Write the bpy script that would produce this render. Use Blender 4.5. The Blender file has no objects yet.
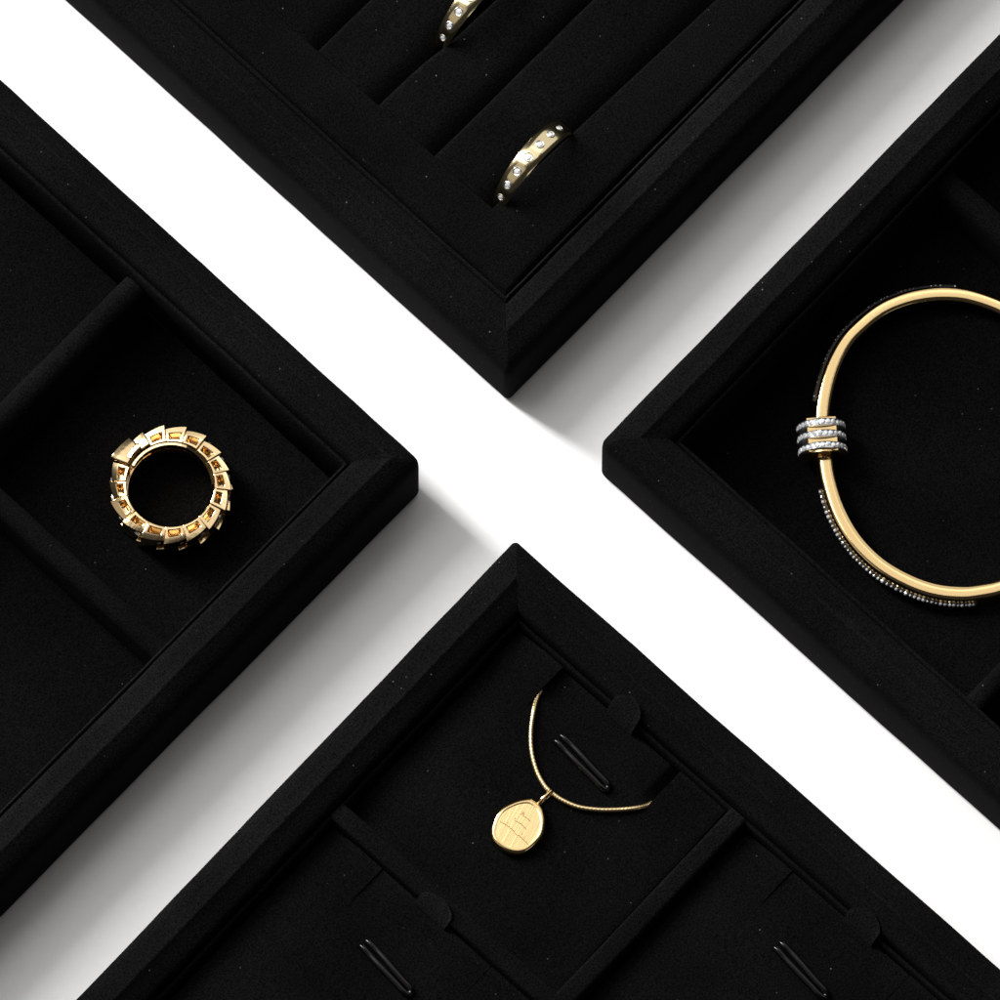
import bpy, bmesh, math, random
from mathutils import Vector, noise
R = math.radians
S = bpy.context.scene
col = S.collection
random.seed(4)
# all shapes are worked out in "p" (1 p = 1/5400 m, one pixel of a 1000 px frame at table distance)
U = 1.0/5400.0
SE, CE = 0.96, 0.28                      # camera looks down at 73.7 degrees
DIST = 10800.0; TZ = 50.0

# ---------------------------------------------------------------- camera
cam = bpy.data.objects.new('camera', bpy.data.cameras.new('camera')); col.objects.link(cam)
cam.location = (0, -DIST*CE*U, (TZ+DIST*SE)*U)
cam.rotation_euler = (math.pi/2-math.asin(SE), 0, 0)
cam.data.sensor_width = 36; cam.data.lens = 36*DIST/1000.0
cam.data.clip_start = 0.1; cam.data.clip_end = 30
S.camera = cam
S.view_settings.view_transform = 'Standard'; S.view_settings.look = 'None'
S.view_settings.exposure = 0; S.view_settings.gamma = 1
try: S.view_settings.use_curve_mapping = False
except Exception: pass
S.cycles.max_bounces = 8; S.cycles.glossy_bounces = 5

# ---------------------------------------------------------------- world and studio lamps
w = bpy.data.worlds.new('World'); S.world = w; w.use_nodes = True
bg = w.node_tree.nodes['Background']; bg.inputs[0].default_value = (1, .97, .93, 1); bg.inputs[1].default_value = 0.03

def area(name, direction, dist, sx, sy, radiance, colr, target=(0, 0, 0)):
    l = bpy.data.lights.new(name, 'AREA'); l.shape = 'RECTANGLE'; l.size = sx; l.size_y = sy
    l.energy = radiance*math.pi*sx*sy; l.color = colr
    o = bpy.data.objects.new(name, l); col.objects.link(o)
    d = Vector(direction).normalized(); o.location = Vector(target)+d*dist
    o.rotation_euler = (-d).to_track_quat('-Z', 'Y').to_euler()
    return o
def azel(az, el): return (math.cos(R(az))*math.cos(R(el)), math.sin(R(az))*math.cos(R(el)), math.sin(R(el)))
area('key_softbox', azel(142, 33), 1.3, 0.21, 1.15, 50, (1, .995, .985))
area('overhead_softbox', (0, .30, .96), 1.2, 0.84, 0.68, 0.98, (1, .99, .975))
area('upper_key', azel(146, 67), 1.3, 0.5, 0.5, 4.5, (1, .995, .985))
area('side_softbox', azel(58, 38), 1.2, 1.1, 1.25, 0.75, (1, .99, .975))
area('left_fill', azel(207, 48), 1.2, .55, 1.0, .42, (1, .93, .84))  # added warm lamp, brightens the left part of the band rings
area('low_fill', azel(-48, 22), 1.3, 0.5, 0.25, 1.0, (1, .96, .9))

# ---------------------------------------------------------------- pixel <-> place
def W(px, py, z=0.0):
    d = Vector((px-500, DIST*CE+(500-py)*SE, -DIST*SE+(500-py)*CE))
    c = Vector((0, -DIST*CE, TZ+DIST*SE))
    t = (z-c.z)/d.z
    return c+d*t
class Frame:
    def __init__(s, corner, ang): s.c = Vector((corner.x, corner.y)); s.a = R(ang)
    def L(s, px, py, z=0.0):
        p = W(px, py, z); x, y = p.x-s.c.x, p.y-s.c.y; c, q = math.cos(s.a), math.sin(s.a)
        return Vector((x*c+y*q, -x*q+y*c, z))
    def G(s, x, y, z=0.0):
        c, q = math.cos(s.a), math.sin(s.a)
        return Vector((s.c.x+x*c-y*q, s.c.y+x*q+y*c, z))

# ---------------------------------------------------------------- materials
def mat(name, base, rough=.5, metal=0, **kw):
    m = bpy.data.materials.new(name); m.use_nodes = True
    b = m.node_tree.nodes['Principled BSDF']
    b.inputs['Base Color'].default_value = (*base, 1); b.inputs['Roughness'].default_value = rough
    b.inputs['Metallic'].default_value = metal
    for k, v in kw.items(): b.inputs[k.replace('_', ' ')].default_value = v
    return m
def nd(m, t, **kw):
    n = m.node_tree.nodes.new(t)
    for k, v in kw.items(): setattr(n, k, v)
    return n
def lk(m, a, b): m.node_tree.links.new(a, b)
def velvet(name, base, sheen, seed=0.0, lint=1.0):
    m = mat(name, base, .95); b = m.node_tree.nodes['Principled BSDF']
    b.inputs['Specular IOR Level'].default_value = .02
    b.inputs['Sheen Weight'].default_value = sheen; b.inputs['Sheen Roughness'].default_value = .55
    b.inputs['Sheen Tint'].default_value = (1, .96, .9, 1)
    tc = nd(m, 'ShaderNodeTexCoord'); mp = nd(m, 'ShaderNodeMapping'); mp.inputs['Location'].default_value = (seed, seed*.7, seed*.3)
    lk(m, tc.outputs['Object'], mp.inputs['Vector'])
    pile = nd(m, 'ShaderNodeTexNoise'); pile.inputs['Scale'].default_value = 3400; pile.inputs['Detail'].default_value = 1.5
    blot = nd(m, 'ShaderNodeTexNoise'); blot.inputs['Scale'].default_value = 38; blot.inputs['Detail'].default_value = 4
    lk(m, mp.outputs[0], pile.inputs['Vector']); lk(m, mp.outputs[0], blot.inputs['Vector'])
    r1 = nd(m, 'ShaderNodeMapRange'); r1.inputs[1].default_value = .3; r1.inputs[2].default_value = .72; r1.inputs[3].default_value = .3; r1.inputs[4].default_value = 1.75
    r2 = nd(m, 'ShaderNodeMapRange'); r2.inputs[1].default_value = .3; r2.inputs[2].default_value = .7; r2.inputs[3].default_value = .72; r2.inputs[4].default_value = 1.3
    lk(m, pile.outputs['Fac'], r1.inputs[0]); lk(m, blot.outputs['Fac'], r2.inputs[0])
    mu = nd(m, 'ShaderNodeMath', operation='MULTIPLY'); lk(m, r1.outputs[0], mu.inputs[0]); lk(m, r2.outputs[0], mu.inputs[1])
    cm = nd(m, 'ShaderNodeVectorMath', operation='SCALE'); cm.inputs[0].default_value = base; lk(m, mu.outputs[0], cm.inputs['Scale'])
    # lint: sparse pale specks lying in the pile
    vo = nd(m, 'ShaderNodeTexVoronoi'); vo.inputs['Scale'].default_value = 900; lk(m, mp.outputs[0], vo.inputs['Vector'])
    lt = nd(m, 'ShaderNodeMath', operation='LESS_THAN'); lt.inputs[1].default_value = .13; lk(m, vo.outputs['Distance'], lt.inputs[0])
    sp = nd(m, 'ShaderNodeSeparateColor'); lk(m, vo.outputs['Color'], sp.inputs[0])
    gt = nd(m, 'ShaderNodeMath', operation='GREATER_THAN'); gt.inputs[1].default_value = .91; lk(m, sp.outputs[0], gt.inputs[0])
    an = nd(m, 'ShaderNodeMath', operation='MULTIPLY'); lk(m, lt.outputs[0], an.inputs[0]); lk(m, gt.outputs[0], an.inputs[1])
    a2 = nd(m, 'ShaderNodeMath', operation='MULTIPLY'); lk(m, an.outputs[0], a2.inputs[0]); pw = nd(m, 'ShaderNodeMath', operation='POWER'); pw.inputs[1].default_value = 3.5; lk(m, sp.outputs[1], pw.inputs[0]); lk(m, pw.outputs[0], a2.inputs[1])
    mx = nd(m, 'ShaderNodeMix', data_type='RGBA'); lk(m, a2.outputs[0], mx.inputs[0]); 
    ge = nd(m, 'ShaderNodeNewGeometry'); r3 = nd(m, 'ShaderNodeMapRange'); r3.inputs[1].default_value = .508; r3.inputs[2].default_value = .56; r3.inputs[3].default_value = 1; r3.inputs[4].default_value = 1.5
    lk(m, ge.outputs['Pointiness'], r3.inputs[0]); c2 = nd(m, 'ShaderNodeVectorMath', operation='SCALE'); lk(m, cm.outputs[0], c2.inputs[0]); lk(m, r3.outputs[0], c2.inputs['Scale'])   # base colour paler along the crests
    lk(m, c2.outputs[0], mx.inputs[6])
    mx.inputs[7].default_value = (.10*lint, .097*lint, .09*lint, 1); lk(m, mx.outputs[2], b.inputs['Base Color'])
    sw = nd(m, 'ShaderNodeMath', operation='MULTIPLY'); sw.inputs[1].default_value = sheen; lk(m, mu.outputs[0], sw.inputs[0]); lk(m, sw.outputs[0], b.inputs['Sheen Weight'])
    bp = nd(m, 'ShaderNodeBump'); bp.inputs['Strength'].default_value = .5; bp.inputs['Distance'].default_value = .0002
    lk(m, pile.outputs['Fac'], bp.inputs['Height']); lk(m, bp.outputs[0], b.inputs['Normal'])
    return m
M = {}
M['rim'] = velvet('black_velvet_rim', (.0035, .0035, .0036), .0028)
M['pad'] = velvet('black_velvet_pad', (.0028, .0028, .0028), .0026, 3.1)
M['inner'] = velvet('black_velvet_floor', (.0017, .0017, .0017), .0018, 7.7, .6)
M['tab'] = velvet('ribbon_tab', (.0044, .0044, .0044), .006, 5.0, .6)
M['cord'] = mat('glossy_black_cord', (.002, .002, .002), .13, Specular_IOR_Level=.28)
M['table'] = mat('white_table', (.86, .86, .865), .6)
n = nd(M['table'], 'ShaderNodeTexNoise'); n.inputs['Scale'].default_value = 500; n.inputs['Detail'].default_value = 3
r = nd(M['table'], 'ShaderNodeMapRange'); r.inputs[3].default_value = .84; r.inputs[4].default_value = .89
tc = nd(M['table'], 'ShaderNodeTexCoord'); lk(M['table'], tc.outputs['Object'], n.inputs['Vector']); lk(M['table'], n.outputs['Fac'], r.inputs[0])
cc = nd(M['table'], 'ShaderNodeCombineColor'); [lk(M['table'], r.outputs[0], cc.inputs[i]) for i in range(3)]
lk(M['table'], cc.outputs[0], M['table'].node_tree.nodes['Principled BSDF'].inputs['Base Color'])
def gold(name, base, rough, bump=0.0, scale=900, stretch=None):
    m = mat(name, base, rough, 1.0); b = m.node_tree.nodes['Principled BSDF']
    if bump:
        tc = nd(m, 'ShaderNodeTexCoord'); mp = nd(m, 'ShaderNodeMapping'); nz = nd(m, 'ShaderNodeTexNoise')
        nz.inputs['Scale'].default_value = scale; nz.inputs['Detail'].default_value = 3
        if stretch: mp.vector_type = 'TEXTURE'; mp.inputs['Rotation'].default_value = (0, 0, stretch[0]); mp.inputs['Scale'].default_value = (1, stretch[1], 1)
        lk(m, tc.outputs['Object'], mp.inputs['Vector']); lk(m, mp.outputs[0], nz.inputs['Vector'])
        bp = nd(m, 'ShaderNodeBump'); bp.inputs['Strength'].default_value = bump; bp.inputs['Distance'].default_value = .0001
        lk(m, nz.outputs['Fac'], bp.inputs['Height']); lk(m, bp.outputs[0], b.inputs['Normal'])
    return m
M['gold'] = gold('polished_gold', (.86, .62, .30), .14, .15, 700)
M['pale_gold'] = gold('pale_gold', (.90, .75, .45), .16)
M['rose_gold'] = gold('warm_gold', (.90, .67, .37), .13, .25, 500)
M['brushed'] = gold('brushed_gold', (.78, .545, .265), .28, .22, 2100, (R(-28), 14))
M['chain'] = gold('chain_gold', (.86, .64, .34), .32)
M['engrave'] = mat('engraved_line', (.30, .19, .08), .6, .5)
M['silver'] = gold('silver_setting', (.80, .81, .83), .28, .3, 1500)
M['gem'] = mat('clear_gemstone', (.95, .96, .98), .05, .55)

# ---------------------------------------------------------------- mesh helpers
def mk(name, V, F, m, parent=None, smooth=True, ang=40, bevel=0):
    me = bpy.data.meshes.new(name); me.from_pydata([Vector(v)*U for v in V], [], F)
    bm = bmesh.new(); bm.from_mesh(me); bmesh.ops.recalc_face_normals(bm, faces=bm.faces); bm.to_mesh(me); bm.free()
    me.materials.append(m)
    if smooth:
        me.polygons.foreach_set('use_smooth', [True]*len(me.polygons)); me.set_sharp_from_angle(angle=R(ang))
    o = bpy.data.objects.new(name, me); col.objects.link(o)
    if parent: o.parent = parent
    if bevel:
        b = o.modifiers.new('bevel', 'BEVEL'); b.width = bevel*U; b.segments = 2; b.limit_method = 'ANGLE'; b.angle_limit = R(30)
        me.polygons.foreach_set('use_smooth', [True]*len(me.polygons))
    return o
def thing(name, label, cat, loc, rz=0, group=None):
    o = bpy.data.objects.new(name, None); col.objects.link(o); o.empty_display_size = .01
    o.location = Vector(loc)*U; o.rotation_euler = (0, 0, rz)
    o['label'] = label; o['category'] = cat
    if group: o['group'] = group
    return o
class MB:
    def __init__(s): s.V = []; s.F = []
    def add(s, V, F):
        k = len(s.V); s.V += [tuple(v) for v in V]; s.F += [tuple(i+k for i in f) for f in F]
    def build(s, name, m, parent=None, **kw): return mk(name, s.V, s.F, m, parent, **kw)
def loops(Ls, closed_stack=False, cap=(False, False), ring=True):
    V = []; F = []; n = len(Ls[0])
    for L in Ls: V += L
    m = len(Ls)
    for i in range(m if closed_stack else m-1):
        a = i*n; b = ((i+1) % m)*n
        for j in range(n if ring else n-1):
            k = (j+1) % n; F.append((a+j, a+k, b+k, b+j))
    if cap[0]: F.append(tuple(range(n)))
    if cap[1]: F.append(tuple((m-1)*n+j for j in range(n)))
    return V, F
def wob(x, y, z, amp, sc=.013, s=0):
    v = noise.noise_vector(Vector((x*sc, y*sc, z*sc+s))); return v*amp
PAR = [0, .004, .01, .02]+[.02+.96*i/46 for i in range(1, 46)]+[.98, .99, .996]
def rect_loop(x0, x1, y0, y1, t, z, r0, seed=0, amp=.75):
    x0 += t; x1 -= t; y0 += t; y1 -= t; r = max(r0-t*.6, .5)
    out = []
    cs = [(x1-r, y0+r, -90), (x1-r, y1-r, 0), (x0+r, y1-r, 90), (x0+r, y0+r, 180)]
    for k in range(4):
        cx, cy, a0 = cs[k]; arc = []
        for i in range(6):
            a = R(a0+18*i); arc.append(Vector((cx+r*math.cos(a), cy+r*math.sin(a), z)))
        nx, ny, na = cs[(k+1) % 4]; a = R(na); e = Vector((nx+r*math.cos(a), ny+r*math.sin(a), z))
        out += arc[:-1]
        for p in PAR: out.append(arc[-1].lerp(e, p))
    return [tuple(v+wob(v.x, v.y, v.z*.4, amp, .012, seed)+wob(v.x, v.y, v.z, amp*.4, .05, seed+9)) for v in out]
def sweep_rect(b, prof, r0, closed, seed=0, amp=.75):
    return loops([rect_loop(*b, t, z, r0, seed, amp) for t, z in prof], closed)
def path_tube(pts, sec, closed=False, up=Vector((0, 0, 1))):
    """sec(i) -> list of (n, z) offsets at station i; n = to the right of travel"""
    L = []; N = len(pts)
    for i, p in enumerate(pts):
        a = pts[(i-1) % N] if (closed or i > 0) else pts[i]; b = pts[(i+1) % N] if (closed or i < N-1) else pts[i]
        t = (b-a).normalized(); s = t.cross(up).normalized(); u = s.cross(t)
        L.append([p+s*q[0]+u*q[1] for q in sec(i)])
    return loops(L, closed, cap=(not closed, not closed))
def circ(r, n=10, ph=0): return [(r*math.cos(2*math.pi*(i+ph)/n), r*math.sin(2*math.pi*(i+ph)/n)) for i in range(n)]
def catmull(P, k, closed=False):
    out = []; N = len(P)
    for i in range(N if closed else N-1):
        g = lambda j: P[j % N] if closed else P[max(0, min(N-1, j))]
        a, b, c, d = g(i-1), g(i), g(i+1), g(i+2)
        for q in range(k):
            t = q/k; out.append(.5*((2*b)+(c-a)*t+(2*a-5*b+4*c-d)*t*t+(3*b-a-3*c+d)*t**3))
    if not closed: out.append(P[-1])
    return out
def gem(c, nrm, r, k=8, rot=None, h=.55, sq=1.0):
    """a cut stone: table, star and crown facets, girdle"""
    nrm = nrm.normalized(); a = nrm.orthogonal().normalized(); b = nrm.cross(a); ro = random.random() if rot is None else rot
    def P(rr, an, hh): return c+a*math.cos(an)*rr+b*math.sin(an)*rr*sq+nrm*hh
    t = [P(r*.45, 2*math.pi*(i+ro)/k, r*h) for i in range(k)]
    m = [P(r*.76, 2*math.pi*(i+.5+ro)/k, r*h*(.62+random.uniform(-.14, .14))) for i in range(k)]
    g = [P(r, 2*math.pi*(i+ro)/k, 0) for i in range(k)]; e = P(0, 0, r*h*(1.05)); bot = [P(r*.9, 2*math.pi*(i+ro)/k, -r*.4) for i in range(k)]
    V = t+m+g+[e]+bot; F = []
    for i in range(k):
        j = (i+1) % k
        F += [(3*k, i, j), (i, k+i, j), (k+i, 2*k+j, j) if False else (j, k+i, 2*k+j), (i, 2*k+i, k+i), (k+i, 2*k+i, 2*k+j), (2*k+i, 3*k+1+i, 3*k+1+j, 2*k+j)]
    return V, F

# ---------------------------------------------------------------- table
tb = mk('table_surface', [(-9000, -9000, 0), (9000, -9000, 0), (9000, 9000, 0), (-9000, 9000, 0)], [(0, 1, 2, 3)], M['table'])
tb['kind'] = 'structure'

# ---------------------------------------------------------------- trays
def rim_profile(b, a, hw, d=6):
    T = b+a; h = hw
    return [(7, 2), (3, 2.5), (1, 4), (.2, 8), (0, h*.5), (.1, h*.75), (.5, h-16), (1.5, h-10), (3.2, h-5.5), (5.8, h-2), (9, h+.3), (b*.55, h+d*.45), (b-4, h+d*.88), (b-2, h+d+.3), (b-.6, h+d+1.1), (b+.6, h+d+1.1),
            (b+2, h+d+.2), (b+4, h+d*.8), (b+a*.5, h+d*.3), (T-5, h-1), (T-2, h-3.2), (T-.5, h-7), (T, h-12), (T, 8), (T-3, 3), (T-6, 2)]
def lip_profile(T, z): return [(T+.9, 50), (T+1.1, z-5), (T+1.9, z-1.6), (T+3.4, z), (T+5, z-1), (T+6, z-4), (T+6.4, z-12), (T+6.4, 8), (T+4, 6), (T+.9, 6)]
def tray(label, corner, ang, x0, x1, y0, y1, r0, seed, b_, a_, hw, lip, floor=10):
    f = Frame(corner, ang); T = b_+a_; f.T = T
    t = thing('jewellery_tray', label, 'jewellery tray', (f.c.x, f.c.y, 0), R(ang), 'black velvet jewellery trays set corner to corner')
    b = (x0, x1, y0, y1)
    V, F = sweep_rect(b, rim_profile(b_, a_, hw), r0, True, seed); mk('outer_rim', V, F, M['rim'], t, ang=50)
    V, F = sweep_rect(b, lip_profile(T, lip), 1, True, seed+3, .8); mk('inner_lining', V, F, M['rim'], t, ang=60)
    V, F = sweep_rect((x0+T-1, x1-T+1, y0+T-1, y1-T+1), [(0, 2.2), (0, floor)], .5, False, seed, 0)
    n = len(V)//2; F.append(tuple(range(n, 2*n))); mk('tray_floor', V, F, M['inner'], t)
    return t, f
def divider(t, c, q, w, z0, z1, r, axis, seed=0):
    """bar along local axis x or y over range q, centred on c"""
    a, b = q; N = 60; Ls = []
    sec = [(-w/2, z0), (-w/2, z1-r)]+[(-w/2+r-r*math.cos(R(15*i)), z1-r+r*math.sin(R(15*i))) for i in range(1, 7)]
    sec += [(-s, z) for s, z in reversed(sec)]
    for i in range(N+1):
        s = a+(b-a)*i/N
        L = []
        for n_, z in sec:
            v = Vector((s, c+n_, z)) if axis == 'x' else Vector((c+n_, s, z))
            L.append(v+wob(v.x, v.y, v.z, .7, .02, seed))
        Ls.append(L)
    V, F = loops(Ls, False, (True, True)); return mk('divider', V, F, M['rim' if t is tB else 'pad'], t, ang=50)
EX, EY = 1300, 950
tT, fT = tray('black velvet ring tray at the top of the photo, with slotted foam rolls', W(508, 403, 0), 46.6, 0, EX, 0, EY, 6, 1.3, 30, 23, 105, 97)
tL, fL = tray('black velvet tray at the left, with rounded dividers round a gold coil ring', W(423, 491, 0), 46.6, -EX, 0, 0, EY, 10, 4.1, 23, 27, 114, 103)
tR, fR = tray('black velvet tray at the right, with a deep square well holding a bangle', W(597, 472, 0), 46.9, 0, EX, -EY, 0, 10, 8.2, 29, 24, 108, 98)
tB, fB = tray('black velvet necklace tray at the bottom, with thin flat dividers and inserts', W(515, 536, 105), 47.4, -EX, 0, -EY, 0, 6, 6.6, 31, 24, 105, 91)

# left tray dividers
yA = fL.L(72, 347, 82).y; xB = fL.L(85, 580, 72).x
divider(tL, yA, (-EX+58, -58), 27, 8, 85, 13, 'x', 1); divider(tL, xB, (58, EY-58), 23, 8, 78, 11, 'y', 2)
divider(tL, yA+330, (-EX+58, -58), 27, 8, 84.5, 13, 'x', 3); divider(tL, xB-330, (58, EY-58), 23, 8, 78.4, 11, 'y', 4)
# right tray dividers
xC = fR.L(972, 204, 75).x; yD = fR.L(987, 689, 72).y
divider(tR, xC, (-EY+58, -58), 27, 8, 80, 13, 'y', 5); divider(tR, yD, (58, EX-58), 21, 8, 74, 9, 'x', 6)
divider(tR, xC+370, (-EY+58, -58), 27, 8, 80.5, 13, 'y', 7)
# bottom tray dividers
xE = fB.L(430, 893, 93).x; yF = fB.L(668, 889, 93).y
dA = divider(tB, xE, (-EY+58, -58), 20, 8, 95, 4.5, 'y', 8); divider(tB, yF, (-EX+58, -58), 21, 8, 93.5, 4.5, 'x', 9)
divider(tB, xE*2-20, (-EY+58, -58), 20, 8, 94.5, 4.5, 'y', 10)

# ---------------------------------------------------------------- ring cushion of the top tray
ZP = 94
cushion = bpy.data.objects.new('ring_cushion', None); col.objects.link(cushion); cushion.parent = tT; cushion.empty_display_size = .01
CR = [((314.8, 51.6), (368.8, 0)), ((376, 105.6), (488.8, 0)), ((432.4, 156.5), (591, 0)), ((492, 208), (715, 0))]
cre = []
for a, b in CR:
    A = fT.L(*a, ZP); B = fT.L(*b, ZP); cre.append((A.y, (B.y-A.y)/(B.x-A.x)))
xS = sum(fT.L(*a, ZP).x for a, b in CR)/4+2; xEnd = EX-xS
sl = -.025
cr = []                                           # crease k: y = y0 + slope*(x-xS), k=0 nearest the corner
for k, (y0, s) in enumerate(reversed(cre)): cr.append((y0, s))
pitch = (cr[3][0]-cr[0][0])/3
while cr[-1][0]+pitch < EY-80: cr.append((cr[-1][0]+pitch, cr[-1][1]*.6))
cy = lambda k, x: cr[k][0]+cr[k][1]*(x-xS)*(1 if x < xS+420 else 420/(x-xS))
q0 = [(xS, cy(0, xS)), (xEnd, cy(0, xEnd)), (xEnd, cy(len(cr)-1, xEnd)), (xS, cy(len(cr)-1, xS))]
def quad_loop(q, e, z, n=50):
    c = Vector((sum(p[0] for p in q)/4, sum(p[1] for p in q)/4)); out = []
    for k in range(4):
        a, b = q[k], q[(k+1) % 4]
        for i in range(n):
            x = a[0]+(b[0]-a[0])*i/n; y = a[1]+(b[1]-a[1])*i/n
            if k == 0: y = cy(0, x)
            if k == 2: y = cy(len(cr)-1, x)
            sx = -1 if x < EX/2 else 1; sy = -1 if y < EY/2 else 1
            ex = e if k in (1, 3) or i == 0 else 0; ey = e if k in (0, 2) or i == 0 else 0
            out.append(Vector((x+sx*ex, y+sy*ey, z)))
    return [tuple(v+wob(v.x, v.y, v.z, .5, .02, 3)) for v in out]
inn = 61
qo = [(inn, inn), (EX-inn, inn), (EX-inn, EY-inn), (inn, EY-inn)]
def q_out(t, z, n=50):
    out = []
    q = [(inn+t, inn+t), (EX-inn-t, inn+t), (EX-inn-t, EY-inn-t), (inn+t, EY-inn-t)]
    for k in range(4):
        a, b = q[k], q[(k+1) % 4]
        for i in range(n):
            v = Vector((a[0]+(b[0]-a[0])*i/n, a[1]+(b[1]-a[1])*i/n, z)); out.append(tuple(v+wob(v.x, v.y, v.z, .7, .03, 5)))
    return out
V, F = loops([q_out(0, 12), q_out(0, ZP-9), q_out(.8, ZP-5), q_out(2.6, ZP-2), q_out(5, ZP-.6), q_out(9, ZP),
              quad_loop(q0, 3, ZP), quad_loop(q0, 1.2, ZP-.6), quad_loop(q0, 0, ZP-2.5), quad_loop(q0, 0, 14)])
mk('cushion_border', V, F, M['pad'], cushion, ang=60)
RINGS = [((499, 202), (566, 127), 0), ((441, 43), (507, -33), 2)]     # where each ring stands in its slot
ringpos = []
for e1, e2, k in RINGS:
    a = fT.L(*e1, ZP); b = fT.L(*e2, ZP); ringpos.append(((a+b)/2, k, (a, b)))
def gap(k, x):
    g = 1.0
    for c, kk, _ in ringpos:
        if kk == k: g += 7.5/(1+math.exp((abs(x-c.x)-60)/7))
    return g
for k in range(len(cr)-1):
    Ls = []; N = 110
    for i in range(N+1):
        x = xS+.25+(xEnd-xS-.5)*((i/N)**1.5)
        yl = cy(k, x)+gap(k, x)*(.55 if k else .5); yh = cy(k+1, x)-gap(k+1, x)*.5
        endz = -1.6*math.exp(-(i/N)**1.5*(xEnd-xS)/5.0)-.3
        L = [Vector((x, yl, 16)), Vector((x, yl, ZP-22))]
        wd = yh-yl
        for s in [0, .01, .03, .06, .1, .15, .2, .27, .35, .45, .6, .75, .88]:
            L.append(Vector((x, yl+wd*s, ZP+endz-13*max(0, 1-s/.38)**2.6+.8*math.sin(math.pi*s))))
        for s, dz in ((4.5, -.2), (2.2, -.7), (.8, -1.8), (0, -4), (0, -20)): L.append(Vector((x, yh-s, ZP+endz+dz)))
        L.append(Vector((x, yh, 16)))
        Ls.append([v+wob(v.x, v.y, v.z, .8, .02, 11+k) for v in L])
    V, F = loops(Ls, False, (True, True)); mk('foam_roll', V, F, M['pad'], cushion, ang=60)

# ---------------------------------------------------------------- stone-set band rings
def band_ring(label, c, ang, turn):
    RO = 55
    t = thing('band_ring', label, 'ring', (0, 0, 0), 0, 'gold band rings standing in the slots of the ring tray')
    g = fT.G(c.x, c.y, c.z-15.5); t.location = g*U; t.rotation_euler = (0, 0, ang)
    Ls = []; N = 144
    def wid(th): return 10.5+12.5*(.5+.5*math.cos(th-.3))**1.2
    for i in range(N):
        th = 2*math.pi*i/N; hw = wid(th)/2; sec = []
        th_ = 5.2+.8*math.cos(th)
        for q in range(-6, 7):
            s = q/6; sec.append((s*hw, RO-2.2*abs(s)**5-(.45*s*s)))
        for q in (1, .8, 0, -.8, -1): sec.append((q*hw*.93, RO-th_-(0 if abs(q) < 1 else -.8)))
        Ls.append([Vector((r_*math.sin(th), y, r_*math.cos(th))) for y, r_ in sec])
    V, F = loops(Ls, True); mk('band', V, F, M['pale_gold'], t, ang=50)
    for k in range(7):
        th = turn+R(-58+19*k); n_ = Vector((math.sin(th), 0, math.cos(th))); rr = 3.9-.2*abs(k-3)
        V, F = gem(n_*(RO-.45), n_, rr, 8, h=.3); o = mk('gemstone', V, F, M['gem'], t, smooth=False)
        a = Vector((0, 1, 0)); b = n_.cross(a)
        ring = [[n_*(RO+h)+(a*math.cos(2*math.pi*j/20)+b*math.sin(2*math.pi*j/20))*(rr+d) for j in range(20)] for d, h in ((1.1, -1.5), (1.0, .1), (.5, .5), (-.1, .3), (-.3, -1))]
        V, F = loops(ring); mk('bezel', V, F, M['silver'], o)
    return t
for (c, k, (a, b)), lab in zip(ringpos, ('gold band ring with seven clear stones standing whole in the slot nearest the tray corner',
                                         'gold band ring with clear stones cut off by the top edge of the photo')):
    d = b-a; band_ring(lab, c, math.atan2(d.y, d.x)+R(46.6), R(-6))

# ---------------------------------------------------------------- coil ring with scale links
cR = W(170.3, 484.2, 54)
coil = thing('coil_ring', 'wide gold coil ring of overlapping windowed scales lying flat in the left tray', 'ring', (cR.x, cR.y, 10))
def link_mesh(c, a0, a1, ri, ro0, ro1, z0, z1, tilt=0, win=True, drop=1.0):
    """angles clockwise from image top; grid with a sunk window"""
    ts = [0, .2, .35, .5, .65, .8, 1]; rs = [0, .22, .58, .72, 1]
    V = []; F = []; idx = {}
    def P(t, s, z):
        a = R(a0+(a1-a0)*t); ro = ro0+(ro1-ro0)*t; r_ = ri+(ro-ri)*s
        return Vector((c[0]+r_*math.sin(a), c[1]+r_*math.cos(a), z+tilt*(t-.5)))
    def A(p): V.append(p); return len(V)-1
    top = [[A(P(t, s, z1-drop*s*s)) for s in rs] for t in ts]
    bot = [[A(P(t, s, z0)) for s in rs] for t in ts]
    for i in range(6):
        for j in range(4):
            w_ = win and 1 <= i <= 4 and j == 1
            if not w_: F.append((top[i][j], top[i+1][j], top[i+1][j+1], top[i][j+1]))
            F.append((bot[i][j], bot[i][j+1], bot[i+1][j+1], bot[i+1][j]))
    for i in range(6):
        F.append((top[i][0], bot[i][0], bot[i+1][0], top[i+1][0])); F.append((top[i][4], top[i+1][4], bot[i+1][4], bot[i][4]))
    for j in range(4):
        F.append((top[0][j], top[0][j+1], bot[0][j+1], bot[0][j])); F.append((top[6][j], bot[6][j], bot[6][j+1], top[6][j+1]))
    if win:
        dz_ = min(18, z1-z0-1)
        lo = {(i, j): A(P(ts[i], rs[j], z1-dz_)) for i in range(1, 6) for j in (1, 2)}
        for i in range(1, 5):
            F.append((top[i][1], top[i+1][1], lo[i+1, 1], lo[i, 1])); F.append((top[i][2], lo[i, 2], lo[i+1, 2], top[i+1][2]))
            F.append((lo[i, 1], lo[i+1, 1], lo[i+1, 2], lo[i, 2]))
        F.append((top[1][1], lo[1, 1], lo[1, 2], top[1][2])); F.append((top[5][1], top[5][2], lo[5, 2], lo[5, 1]))
    return V, F
bnd = [-27.5, -6.5, 14.6, 35, 56.5, 75, 95, 116, 139.5, 163, 185, 207.6, 230.5, 254, 273.6, 292.7]
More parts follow.
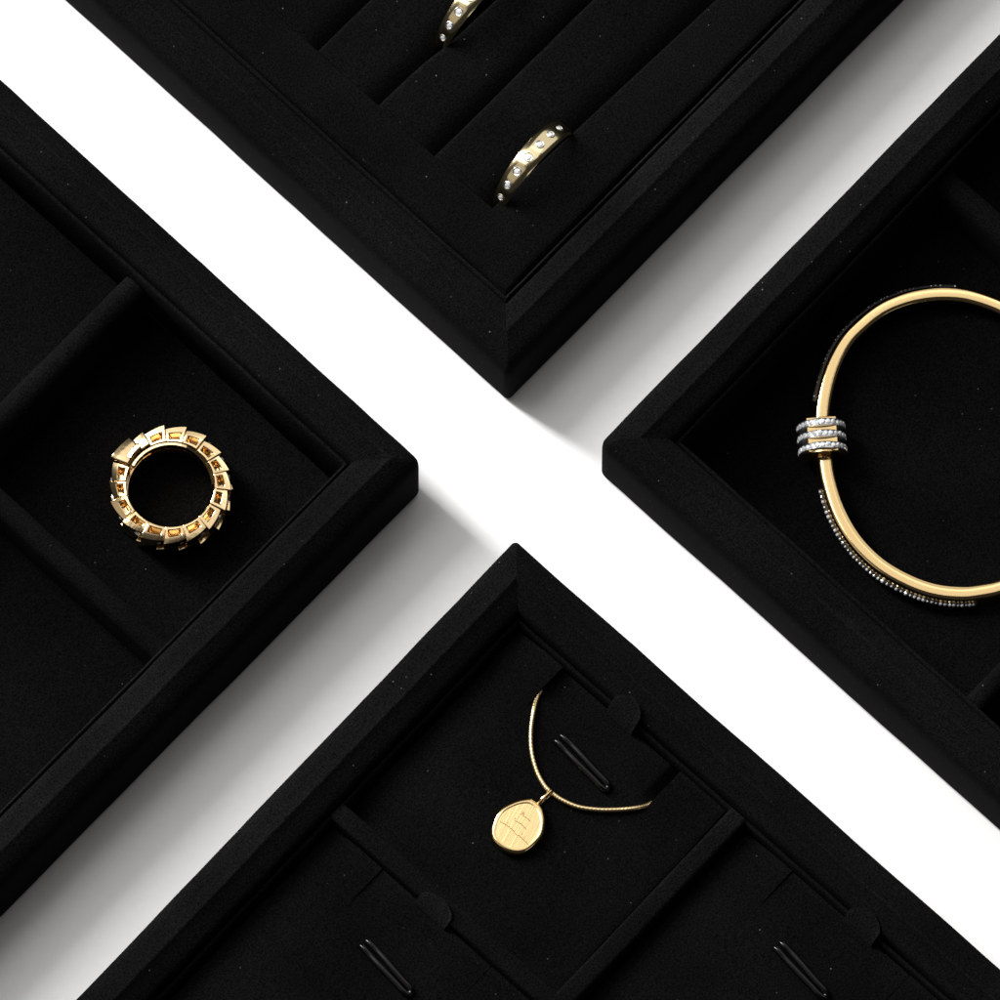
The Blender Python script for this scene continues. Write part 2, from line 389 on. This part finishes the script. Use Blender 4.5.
for k in range(15):
    a0, a1 = bnd[k], bnd[k+1]; j = random.uniform(-.8, .8)
    V, F = link_mesh((0, 0), a0+.5, a1+.9, 44+.3*j, 58+j, 62.3+j, 25, 44+j, 1.0+random.uniform(-1, 1), True, 5 if k > 11 else (1.5 if k > 8 else random.uniform(.6, 1.8)))
    lk_ = mk('scale_link', V, F, M['rose_gold'], coil, bevel=.9)
    am = R((a0+a1)/2); nn = Vector((math.sin(am), math.cos(am), -.05)); mb = MB()
    for q in (-1, 1):
        aq = R((a0+a1)/2+q*4.5); V, F = gem(Vector((math.sin(aq)*58.5, math.cos(aq)*58.5, 34)), nn, 4, 6, h=.4); mb.add(V, F)
    mb.build('gemstone', M['gem'], lk_, smooth=False)
for k in range(17):                                # lower turn of the coil
    a0 = -18+k*21.18; j = random.uniform(-.6, .6)
    V, F = link_mesh((.6, -.6), a0+.4, a0+21.5, 44.4, 57.5+j, 62.5+j, 1.5, 20, .8, win=True)
    mk('scale_link', V, F, M['rose_gold'], coil, bevel=.8)
V, F = loops([[Vector(((43.4+d)*math.cos(2*math.pi*i/96), (43.4+d)*math.sin(2*math.pi*i/96), z)) for i in range(96)] for d, z in ((0, 3), (-.9, 5), (-.9, 19), (0, 21), (1.6, 21), (1.6, 3))], True)
mk('inner_band', V, F, M['rose_gold'], coil)
pts = [Vector((42.6*math.sin(R(a)), 42.6*math.cos(R(a)), 41-16*max(0, (a-20))/60)) for a in range(-62, 84, 4)]
V, F = path_tube(pts, lambda i: [(-1.2, 2), (1.2, 2), (1.2, -8), (-1.2, -8)]); mk('inner_band', V, F, M['rose_gold'], coil, ang=30)
# head: a larger hooded scale and a small neck scale
V, F = link_mesh((0, 0), 294, 320, 46, 66.5, 64, 14, 50, -1, win=False, drop=2.5); 
hd = mk('head_scale', V, F, M['rose_gold'], coil, bevel=1.5)
V, F = link_mesh((-1, 1), 301, 322, 45.5, 50, 52.5, 44, 52, 1, win=False, drop=2); mk('brow', V, F, M['rose_gold'], hd, bevel=1)
V, F = link_mesh((0, 0), 320, 333.5, 46, 60, 62.5, 20, 46, 1, win=False, drop=3); mk('neck_scale', V, F, M['rose_gold'], coil, bevel=1.2)

# ---------------------------------------------------------------- bangle
ZF = 10; ZB = ZF+25
LFT = [(822.2, 415), (826.5, 388), (835, 362), (846.7, 341), (861.4, 325.6), (878, 312.3), (895, 303.6), (916, 297.3), (941, 294.6), (968.5, 297), (1000, 307.5)]
LOW = [(1000, 588), (980, 592.5), (960, 594.5), (936, 592), (912, 584.3), (886, 570.5), (866, 554), (850, 534.5), (837, 510), (828.5, 482), (825, 460)]
CX, CY = 951, 444.7
def zt(px): return ZB-(px-822)/258*15
LP = [(x, y) for x, y in LOW]+[(822.6, 437)]+LFT
RT = [(2*CX-x, 2*CY-y) for x, y in LP if 2*CX-x > 1012]
RT.sort(key=lambda q: math.atan2(q[1]-CY, q[0]-CX))
P2 = [W(x, y, zt(x)) for x, y in LP+RT]
path = catmull(P2, 12, True)
base = W(951, 445, ZF)
bang = thing('bangle', 'oval gold bangle with a stone-ringed barrel bead lying in the right tray', 'bangle', (base.x, base.y, ZF))
off = Vector((base.x, base.y, ZF)); path = [p-off for p in path]
# travel is clockwise seen from above (up the left side), so the outside is to the left: n < 0 is out
SEC = [(7.0, 1.6), (6.8, 3.6), (6.1, 4.6), (3.2, 5.2), (1.2, 5.35), (-3, 5.3), (-6.0, 4.8), (-6.8, 3.6), (-7.3, .5), (-8.6, -4.2), (-8.8, -6), (-7.5, -7), (0, -7.5), (5.4, -6.5), (6.9, -3)]
V, F = path_tube(path, lambda i: [(a*1.06, b) for a, b in SEC], True); mk('gold_band', V, F, M['gold'], bang, ang=60)
def near(px, py): 
    q = W(px, py, zt(px))-off; return min(range(len(path)), key=lambda i: (path[i]-q).length)
def arc(i, j):
    N = len(path); o = []; 
    while i != j: o.append(path[i]); i = (i+1) % N
    return o
def strip(pts, name, g0=1.5, g1=2.3):
    mb = MB(); L = 0; acc = 0; rail = []
    for i in range(1, len(pts)-1):
        t = (pts[i+1]-pts[i-1]).normalized(); out = Vector((-t.y, t.x, 0)).normalized()
        rail.append(pts[i]+out*9.6+Vector((0, 0, -3.6)))
    V, F = path_tube(rail, lambda i: [(.9, .8), (-.4, 1.2), (-1.9, .1), (-1.9, -3), (.9, -3)]); o = mk(name, V, F, M['dark_setting'], bang, ang=30)
    for i in range(1, len(rail)):
        acc += (rail[i]-rail[i-1]).length
        if acc > 3.3:
            acc = 0; t = (rail[i]-rail[i-1]).normalized(); out = Vector((-t.y, t.x, .55)).normalized()
            out = (out+Vector((random.uniform(-.3, .3), random.uniform(-.3, .3), random.uniform(-.2, .3)))).normalized()
            V, F = gem(rail[i]+Vector((-t.y, t.x, 0))*.9+Vector((0, 0, 0)), out, random.uniform(g0, g1), 6); mb.add(V, F)
    mb.build('pave_stones', M['gem'], o, smooth=False)
M['dark_setting'] = mat('dark_setting', (.012, .012, .013), .45)
strip(arc(near(976, 593), near(828, 482)), 'pave_strip'); strip(arc(near(823, 404), near(958, 295.5)), 'pave_strip', .8, 1.5)
# barrel bead
bc = W(821.8, 439.8, ZB)-off; tl = W(821.8-1.6, 439.8-20, ZB)-off-bc; ax = Vector((tl.x, tl.y, 0)).normalized()
sx = Vector((-ax.y, ax.x, 0)); zz = Vector((0, 0, 1))
def lathe(prof, n=64): return loops([[bc+ax*s+(sx*math.cos(2*math.pi*i/n)+zz*math.sin(2*math.pi*i/n))*r_ for i in range(n)] for s, r_ in prof])
V, F = lathe([(-22, 4), (-22, 8.5), (-21, 10), (-19.5, 10), (-18.8, 9), (-18.6, 21), (-18.2, 22), (-16.8, 22), (-16.4, 14), (17, 14), (17.4, 14.5), (18.6, 14), (19, 9), (20.5, 9), (21, 8), (21, 4)])
bar = mk('barrel_bead', V, F, M['gold'], bang, ang=35)
hw_ = 15.5; sq = [(-hw_+1, -20), (-hw_, -19), (-hw_, 17.8), (-hw_+1, 18.6), (-5, 18.9), (5, 18.9), (hw_-1, 18.6), (hw_, 17.8), (hw_, -19), (hw_-1, -20)]
V, F = loops([[bc+ax*s_+sx*x_*k_+zz*z_*k_ for x_, z_ in sq] for s_, k_ in ((-17.5, .96), (-17, 1), (18, 1), (18.8, .96))], False, (True, True))
mk('bead_core', V, F, M['gold'], bar, ang=30)
for s in (12.3, .3, -12):
    V, F = lathe([(s-3.6, 12), (s-3.6, 23.8), (s-3.2, 24.4), (s-2.4, 24), (s+2.4, 24), (s+3.2, 24.4), (s+3.6, 23.8), (s+3.6, 12)])
    o = mk('stone_ring', V, F, M['silver'], bar, ang=35); mb = MB()
    for k in range(26):
        a = 2*math.pi*(k+.3*s)/26; nn = sx*math.cos(a)+zz*math.sin(a)
        V, F = gem(bc+ax*s+nn*24.0, (nn+ax*random.uniform(-.25, .25)+sx*random.uniform(-.1, .1)).normalized(), 3.1, 6, h=.28); mb.add(V, F)
    mb.build('pave_stones', M['gem'], o, smooth=False)

# ---------------------------------------------------------------- necklace display pads of the bottom tray
ZN = 85
def hpad(x, y, d):
    x0, x1, y0, y1, s0, s1, sd, dep = d
    z = ZN
    e = y1-y; z -= 14*max(0, 1-e/60)**2
    z -= 11*max(0, 1-(x-x0)/70)**2 if x-x0 < 70 else 0
    if s0 < y < s1:
        f_ = max(0, min(1, (x-(x1-sd-14))/28)); z -= dep*f_
        if dep > 3: z -= 11*f_*max(0, 1-(y-s0)/13)
    else: z += .6*dep*max(0, min(1, (x-(x1-sd-10))/20))
    return z
def necklace_pad(label, x0, x1, y0, y1, s0, s1, sd, dep, tab, loop):
    d = (x0, x1, y0, y1, s0, s1, sd, dep)
    t = thing('necklace_pad', label, 'display pad', fB.G(x1, (y0+y1)/2, 10), R(47.4), 'velvet necklace pads lying in the bottom tray')
    o = Vector((x1, (y0+y1)/2, 10))
    xs = [x0+(x1-x0)*i/70 for i in range(71)]; ys = sorted([y0+(y1-y0)*i/70 for i in range(71)]+[s+q for s in (s0, s1) for q in (-.8, -.45, 0, .45, .8, 3, 6, 9, 12)])
    V = []; F = []; ny = len(ys); nx = len(xs)
    for x in xs:
        for y in ys:
            z = hpad(x, y, d)
            g = min(abs(y-s0), abs(y-s1))
            if g < .35 and x > x1-sd: z -= (16 if dep > 3 else 5)*min(1, (x-(x1-sd))/8)
            e = min(x-x0, x1-x, y-y0, y1-y); z -= 1.6*max(0, 1-e/3)**2
            v = Vector((x, y, z)); v += Vector((0, 0, 1))*wob(x, y, 0, 1.6, .018, 21+x0)[2]
            V.append(v-o)
    for i in range(nx-1):
        for j in range(ny-1): F.append((i*ny+j, (i+1)*ny+j, (i+1)*ny+j+1, i*ny+j+1))
    rim_ = [i*ny for i in range(nx)]+[(nx-1)*ny+j for j in range(1, ny)]+[i*ny+ny-1 for i in range(nx-2, -1, -1)]+[j for j in range(ny-2, 0, -1)]
    k = len(V); V += [Vector((V[i].x, V[i].y, 1)) for i in rim_]; m_ = len(rim_)
    for i in range(m_): F.append((rim_[i], rim_[(i+1) % m_], k+(i+1) % m_, k+i))
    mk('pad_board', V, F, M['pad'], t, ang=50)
    # pull tab: a ribbon D rising against the wall
    yc, hw, rise, out = tab; V = []; F = []; T = []
    for i in range(13):
        s = i/12; row = []
        ww = hw*(1-max(0, (s-.45)/.55)**2.4*.9) if s < 1 else hw*.12
        for j in range(9):
            q = -1+2*j/8; row.append(Vector((x1-5+(out+5)*s, yc+q*ww, hpad(x1-6, yc, d)+1.6+rise*(s**.65)+.8*math.sin(3*s)+.5*q*q)))
        T.append(row)
    for lay in (0, .7):
        for row in T: V += [v+Vector((0, 0, lay))-o for v in row]
    n1 = 13*9
    for i in range(12):
        for j in range(8):
            a = i*9+j; F.append((a, a+1, a+10, a+9)); F.append((n1+a, n1+a+9, n1+a+10, n1+a+1))
    ed = [j for j in range(9)]+[i*9+8 for i in range(1, 13)]+[12*9+j for j in range(7, -1, -1)]+[i*9 for i in range(11, 0, -1)]
    for i in range(len(ed)): a, b = ed[i], ed[(i+1) % len(ed)]; F.append((a, n1+a, n1+b, b))
    mk('pull_tab', V, F, M['tab'], t, ang=50)
    # cord loop
    (ax_, ay), (bx, by) = loop; a = Vector((ax_, ay, 0)); b = Vector((bx, by, 0)); dr = (b-a).normalized(); sd_ = Vector((-dr.y, dr.x, 0)); Ln = (b-a).length
    P = []
    def Z(p, h): return Vector((p.x, p.y, hpad(p.x, p.y, d)+h))
    P.append(Z(a+sd_*3.9-dr*1, -5)); P.append(Z(a+sd_*3.9, 1)); P.append(Z(a+sd_*3.9+dr*3, 4.3))
    for s in (.2, .4, .6, .8, .93): P.append(Z(a+dr*Ln*s+sd_*(3.8+.5*math.sin(s*6)), 3.4+1.2*math.sin(math.pi*s)))
    P.append(Z(a+dr*(Ln+1)+sd_*2.2, 2.8)); P.append(Z(a+dr*(Ln+1)-sd_*2.2, 2.8))
    for s in (.93, .8, .6, .4, .2): P.append(Z(a+dr*Ln*s-sd_*(3.8+.3*math.sin(s*5)), 3.4+1.2*math.sin(math.pi*s)))
    P.append(Z(a-sd_*3.9+dr*3, 4.3)); P.append(Z(a-sd_*3.9, 1)); P.append(Z(a-sd_*3.9-dr*1, -5))
    P = [p-o for p in catmull(P, 7)]
    V, F = path_tube(P, lambda i: circ(3.3, 12)); mk('cord_loop', V, F, M['cord'], t, ang=70)
    return t, d
Lb = lambda px, py, z=ZN: fB.L(px, py, z)
xm = -66; x1e = xE+10+2
y_top = Lb(515, 622).y
pd1 = necklace_pad('velvet pad under the gold pendant necklace, with open notches, tab and black loop', x1e, -63.5, yF+12.5, -63.5,
    Lb(679, 773).y, Lb(562, 669).y, 40, 7, (Lb(623, 718).y, 17, 36, 18), ((Lb(558.5, 739).x, Lb(558.5, 739).y), (Lb(606, 788).x, Lb(606, 788).y)))
pd2 = necklace_pad('empty velvet pad with thin slits and a black loop, left of the long divider', xE*2-20+12, xE-12, yF+12.5, -63.5,
    Lb(482, 976).y, Lb(371, 881).y, 40, 1.2, (Lb(433, 913).y, 20, 15, 15), ((Lb(364, 944).x, Lb(364, 944).y), (Lb(409, 993).x, Lb(409, 993).y)))
pd3 = necklace_pad('empty velvet pad with thin slits and a black loop, in the lower right compartment', x1e, -63.5, -EY+63.5, yF-12.5,
    Lb(900, 986).y, Lb(782, 882).y, 40, 1.2, (Lb(860, 930).y, 19, 22, 17), ((Lb(778, 946).x, Lb(778, 946).y), (Lb(824, 996).x, Lb(824, 996).y)))

# ---------------------------------------------------------------- necklace
o0 = W(518, 826, ZN); neck = thing('pendant_necklace', 'gold snake chain necklace with a brushed oval pendant engraved with faint script', 'necklace', (o0.x, o0.y, ZN)); O = Vector((o0.x, o0.y, ZN))
CH = [(541, 690, -5), (537, 698, 1.5), (533.4, 712, 4), (530.8, 734, 3.6), (532, 754, 3.6), (537, 772, 3.6), (544, 785, 3.8), (551, 792.3, 4), (562, 800, 3.8), (578, 806.8, 3.6), (598, 809.6, 3.6), (618, 809.6, 3.8), (636, 808, 4), (647, 805.5, 2.5), (652, 803, -5)]
P = []
for x, y, h in CH:
    l = fB.L(x, y, ZN); z = hpad(l.x, l.y, pd1[1])+h; P.append(W(x, y, z)-O)
path = catmull(P, 40)
# resample evenly
even = [path[0]]; acc = 0
for a, b in zip(path, path[1:]):
    acc += (b-a).length
    if acc > .55: even.append(b); acc = 0
V, F = path_tube(even, lambda i: circ(2.45+.08*math.sin(i*2*math.pi/4.0), 12)); mk('chain', V, F, M['chain'], neck, ang=80)
OUT = [(560, 240), (640, 245), (700, 280), (750, 330), (785, 400), (803, 480), (803, 560), (790, 640), (760, 710), (700, 780), (630, 845), (560, 888), (480, 905), (400, 897), (320, 870), (250, 825), (190, 770), (150, 705), (142, 640), (160, 560), (190, 480), (238, 400), (295, 342), (370, 300), (460, 262)]
ZT = ZN+11
OP = [W(480+x/12.5, 780+y/12.5, ZT)-O for x, y in OUT]; OP = catmull(OP, 4, True)
cen = sum(OP, Vector())/len(OP)
def inset(d, z): return [Vector((cen.x+(p.x-cen.x)*(1-d/26.5), cen.y+(p.y-cen.y)*(1-d/26.5), z)) for p in OP]
pen = bpy.data.objects.new('pendant', None)
V, F = loops([inset(5, 1), inset(.5, 2.2), inset(-1.4, 4.5), inset(-1.5, 7), inset(-.6, 9.6), inset(.6, 10.8), inset(1.8, 11.2), inset(2.9, 11.15), inset(4.2, 10.95), inset(4.4, 10.0)], False, (True, True))
pen = mk('pendant', V, F, M['gold'], neck, ang=50)
V, F = loops([inset(4.2, 9.5), inset(4.2, 10.85), inset(6, 10.85), inset(14, 10.9)], False, (False, True)); mk('brushed_face', V, F, M['brushed'], pen, ang=50)
ENG = [[(510, 432), (528, 425), (545, 402), (556, 420), (538, 446), (560, 458), (575, 470), (590, 482), (606, 492), (618, 510), (630, 515)],
       [(432, 500), (445, 516), (460, 514), (472, 528), (490, 528), (500, 548), (515, 545), (525, 566), (542, 572), (550, 596), (564, 598), (578, 620)],
       [(248, 512), (262, 528), (280, 528), (292, 546), (308, 542), (322, 566), (336, 562), (352, 588), (368, 584), (382, 610), (398, 610), (410, 634), (428, 640), (440, 668), (456, 680), (470, 695), (486, 688), (500, 712), (516, 712), (528, 738), (546, 738), (556, 764), (572, 768), (584, 792), (602, 802)]]
mb = MB()
for ln in ENG:
    p = catmull([W(480+x/12.5, 780+y/12.5, ZT)-O for x, y in ln], 3); p = [Vector((q.x, q.y, 10.9)) for q in p]
    V, F = path_tube(p, lambda i: [(.30, .35), (-.30, .35), (-.30, -.6), (.30, -.6)]); mb.add(V, F)
for x, y in ((340, 545), (520, 680), (545, 720), (432, 488)):
    q = W(480+x/12.5, 780+y/12.5, ZT)-O; q.z = 10.9; V, F = path_tube([q, q+Vector((.9, 1.2, 0))], lambda i: [(.3, .3), (-.3, .3), (-.3, -.5), (.3, -.5)]); mb.add(V, F)
mb.build('engraved_script', M['engrave'], pen, smooth=False)
# bail: a narrow loop over the chain down to the pendant
a = W(551.5, 790.5, ZN+8)-O; b = W(538.8, 803.6, ZN+8)-O; dr = (b-a); Ln = dr.length; dr.normalize()
P = []
for i in range(28):
    an = 2*math.pi*i/28; P.append((a+b)/2+dr*(Ln/2+1)*math.cos(an)+Vector((0, 0, 1))*5.2*math.sin(an)+Vector((0, 0, -1.2)))
sd_ = Vector((-dr.y, dr.x, 0))
Ls = []
for i, p in enumerate(P):
    t = (P[(i+1) % 28]-P[i-1]).normalized(); u = sd_.cross(t).normalized(); Ls.append([p+sd_*c*1.9+u*s*1.0 for c, s in circ(1, 10)])
V, F = loops(Ls, True); mk('bail', V, F, M['gold'], neck, ang=70)
